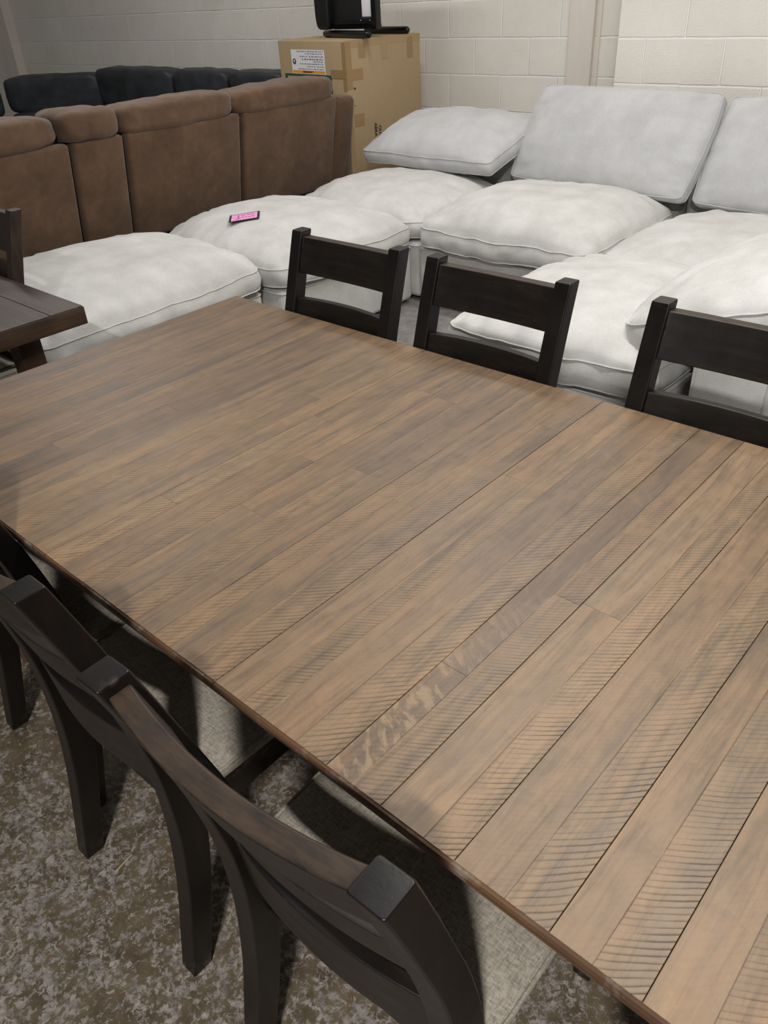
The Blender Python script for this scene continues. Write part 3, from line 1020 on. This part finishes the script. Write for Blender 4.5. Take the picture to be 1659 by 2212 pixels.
bc = empty('runner_chair', (-2.40, 3.20, BH))
tag(bc, 'black metal chair with padded side and runner feet, standing on the cardboard box', 'chair')
def bar(a, b, r):
    bm = bmesh.new()
    A, B = Vector(a), Vector(b)
    d = (B - A).normalized()
    s = d.cross(Vector((0, 0, 1))).normalized()
    u = Vector((0, 0, 1))
    n = 10
    rings = []
    Ln = (B - A).length
    for t, q in ((0, .45), (.008, .82), (.022, 1), (Ln - .022, 1), (Ln - .008, .82), (Ln, .45)):
        rings.append([A + d * t + s * (r * q * math.cos(2 * PI * k / n)) + u * (r * q * math.sin(2 * PI * k / n)) for k in range(n)])
    loft(bm, rings)
    return bm
O = Vector((-2.40, 3.20, BH))
L3 = lambda x, y, z: (x - O.x, y - O.y, z - O.z)
link('runner_foot', bar(L3(-2.735, 3.165, 1.3095), L3(-2.130, 3.000, 1.3095), .024), M['blackmetal'], bc)
link('runner_foot', bar(L3(-2.640, 3.500, 1.3095), L3(-2.150, 3.425, 1.3095), .024), M['blackmetal'], bc)
bm = bmesh.new()
puffy(bm, L3(-2.655, 3.11, 1.61), (.068, .05, .273), 6, 71, .002, 10)
link('padded_side', bm, M['vinyl'], bc, True, 60)
link('panel', new_box(L3(-2.60, 3.125, 1.336), L3(-2.19, 3.14, 1.88), .003), M['blackcloth'], bc)
link('cross_rail', new_box(L3(-2.59, 3.095, 1.368), L3(-2.20, 3.123, 1.404), .004), M['blackmetal'], bc)
link('cross_rail', new_box(L3(-2.59, 3.16, 1.3345), L3(-2.20, 3.20, 1.365), .004), M['blackmetal'], bc)
link('side_post', new_box(L3(-2.199, 3.095, 1.335), L3(-2.158, 3.15, 1.88), .004), M['blackmetal'], bc)
link('paper_tag', new_box(L3(-2.305, 3.118, 1.408), L3(-2.222, 3.1225, 1.62), .001), M['paper'], bc)
link('bolt', new_box(L3(-2.30, 3.0925, 1.386), L3(-2.294, 3.0945, 1.391), .001), M['paper'], bc)
link('bolt', new_box(L3(-2.215, 3.0925, 1.386), L3(-2.209, 3.0945, 1.391), .001), M['paper'], bc)

# straws and chips of wood on the bare floor
rs = random.Random(9)
for k, (x, y, a, l, lab_) in enumerate(((.918, -1.224, 1.75, .050, 'pale wood splinter on the worn floor between the rear chair legs'),)):
    o = link('wood_splinter', new_box((-l / 2, -.0016, 0), (l / 2, .0016, .003), .0008, 1), mat_plain('splinter_wood', srgb(176, 160, 132), .8))
    o.location = (x, y, .0005)
    o.rotation_euler = (0, 0, a)
    tag(o, lab_, 'splinter')

# ------------------------------------------------------------------ light
def area(name, loc, sx, sy, power, col=(1, .975, .94), rz=0, tgt=None):
    l = bpy.data.lights.new(name, 'AREA')
    l.shape = 'RECTANGLE'
    l.size, l.size_y = sx, sy
    l.energy = power
    l.color = col
    o = bpy.data.objects.new(name, l)
    COL.objects.link(o)
    o.location = loc
    o.rotation_euler = (0, 0, rz)
    return o
area('ceiling_tube', (1.5, .55, 3.5), 2.4, .18, 66)
area('ceiling_tube', (-.4, 2.0, 3.5), 2.4, .18, 40)
area('ceiling_tube', (-3.6, 1.2, 3.5), 2.4, .18, 45)
area('ceiling_tube', (3.2, -3.25, 3.4), .45, .14, 195)
w = bpy.data.worlds.new('World')
scn.world = w
w.use_nodes = True
w.node_tree.nodes['Background'].inputs[0].default_value = (1, .97, .93, 1)
w.node_tree.nodes['Background'].inputs[1].default_value = .14

# ------------------------------------------------------------------ camera
cam = bpy.data.cameras.new('camera')
co = bpy.data.objects.new('camera', cam)
COL.objects.link(co)
RR = [[0.7440257171806323, 0.6662226792468549, -0.0507254751676936], [0.3410908518025963, -0.44400992520042304, -0.8285603280027924], [-0.5745282960746367, 0.5991681967366576, -0.5575972641870814]]
m = Matrix(((RR[0][0], -RR[1][0], -RR[2][0], 2.0714336), (RR[0][1], -RR[1][1], -RR[2][1], -1.5304550), (RR[0][2], -RR[1][2], -RR[2][2], 1.5757142), (0, 0, 0, 1)))
co.matrix_world = m
cam.sensor_fit = 'VERTICAL'
cam.sensor_height = 24.0
cam.sensor_width = 18.0
cam.lens = 1687.9736 / 2212 * 24.0
cam.clip_start = .02
scn.camera = co
scn.view_settings.view_transform = 'Standard'
scn.view_settings.look = 'None'
scn.view_settings.exposure = 0.0
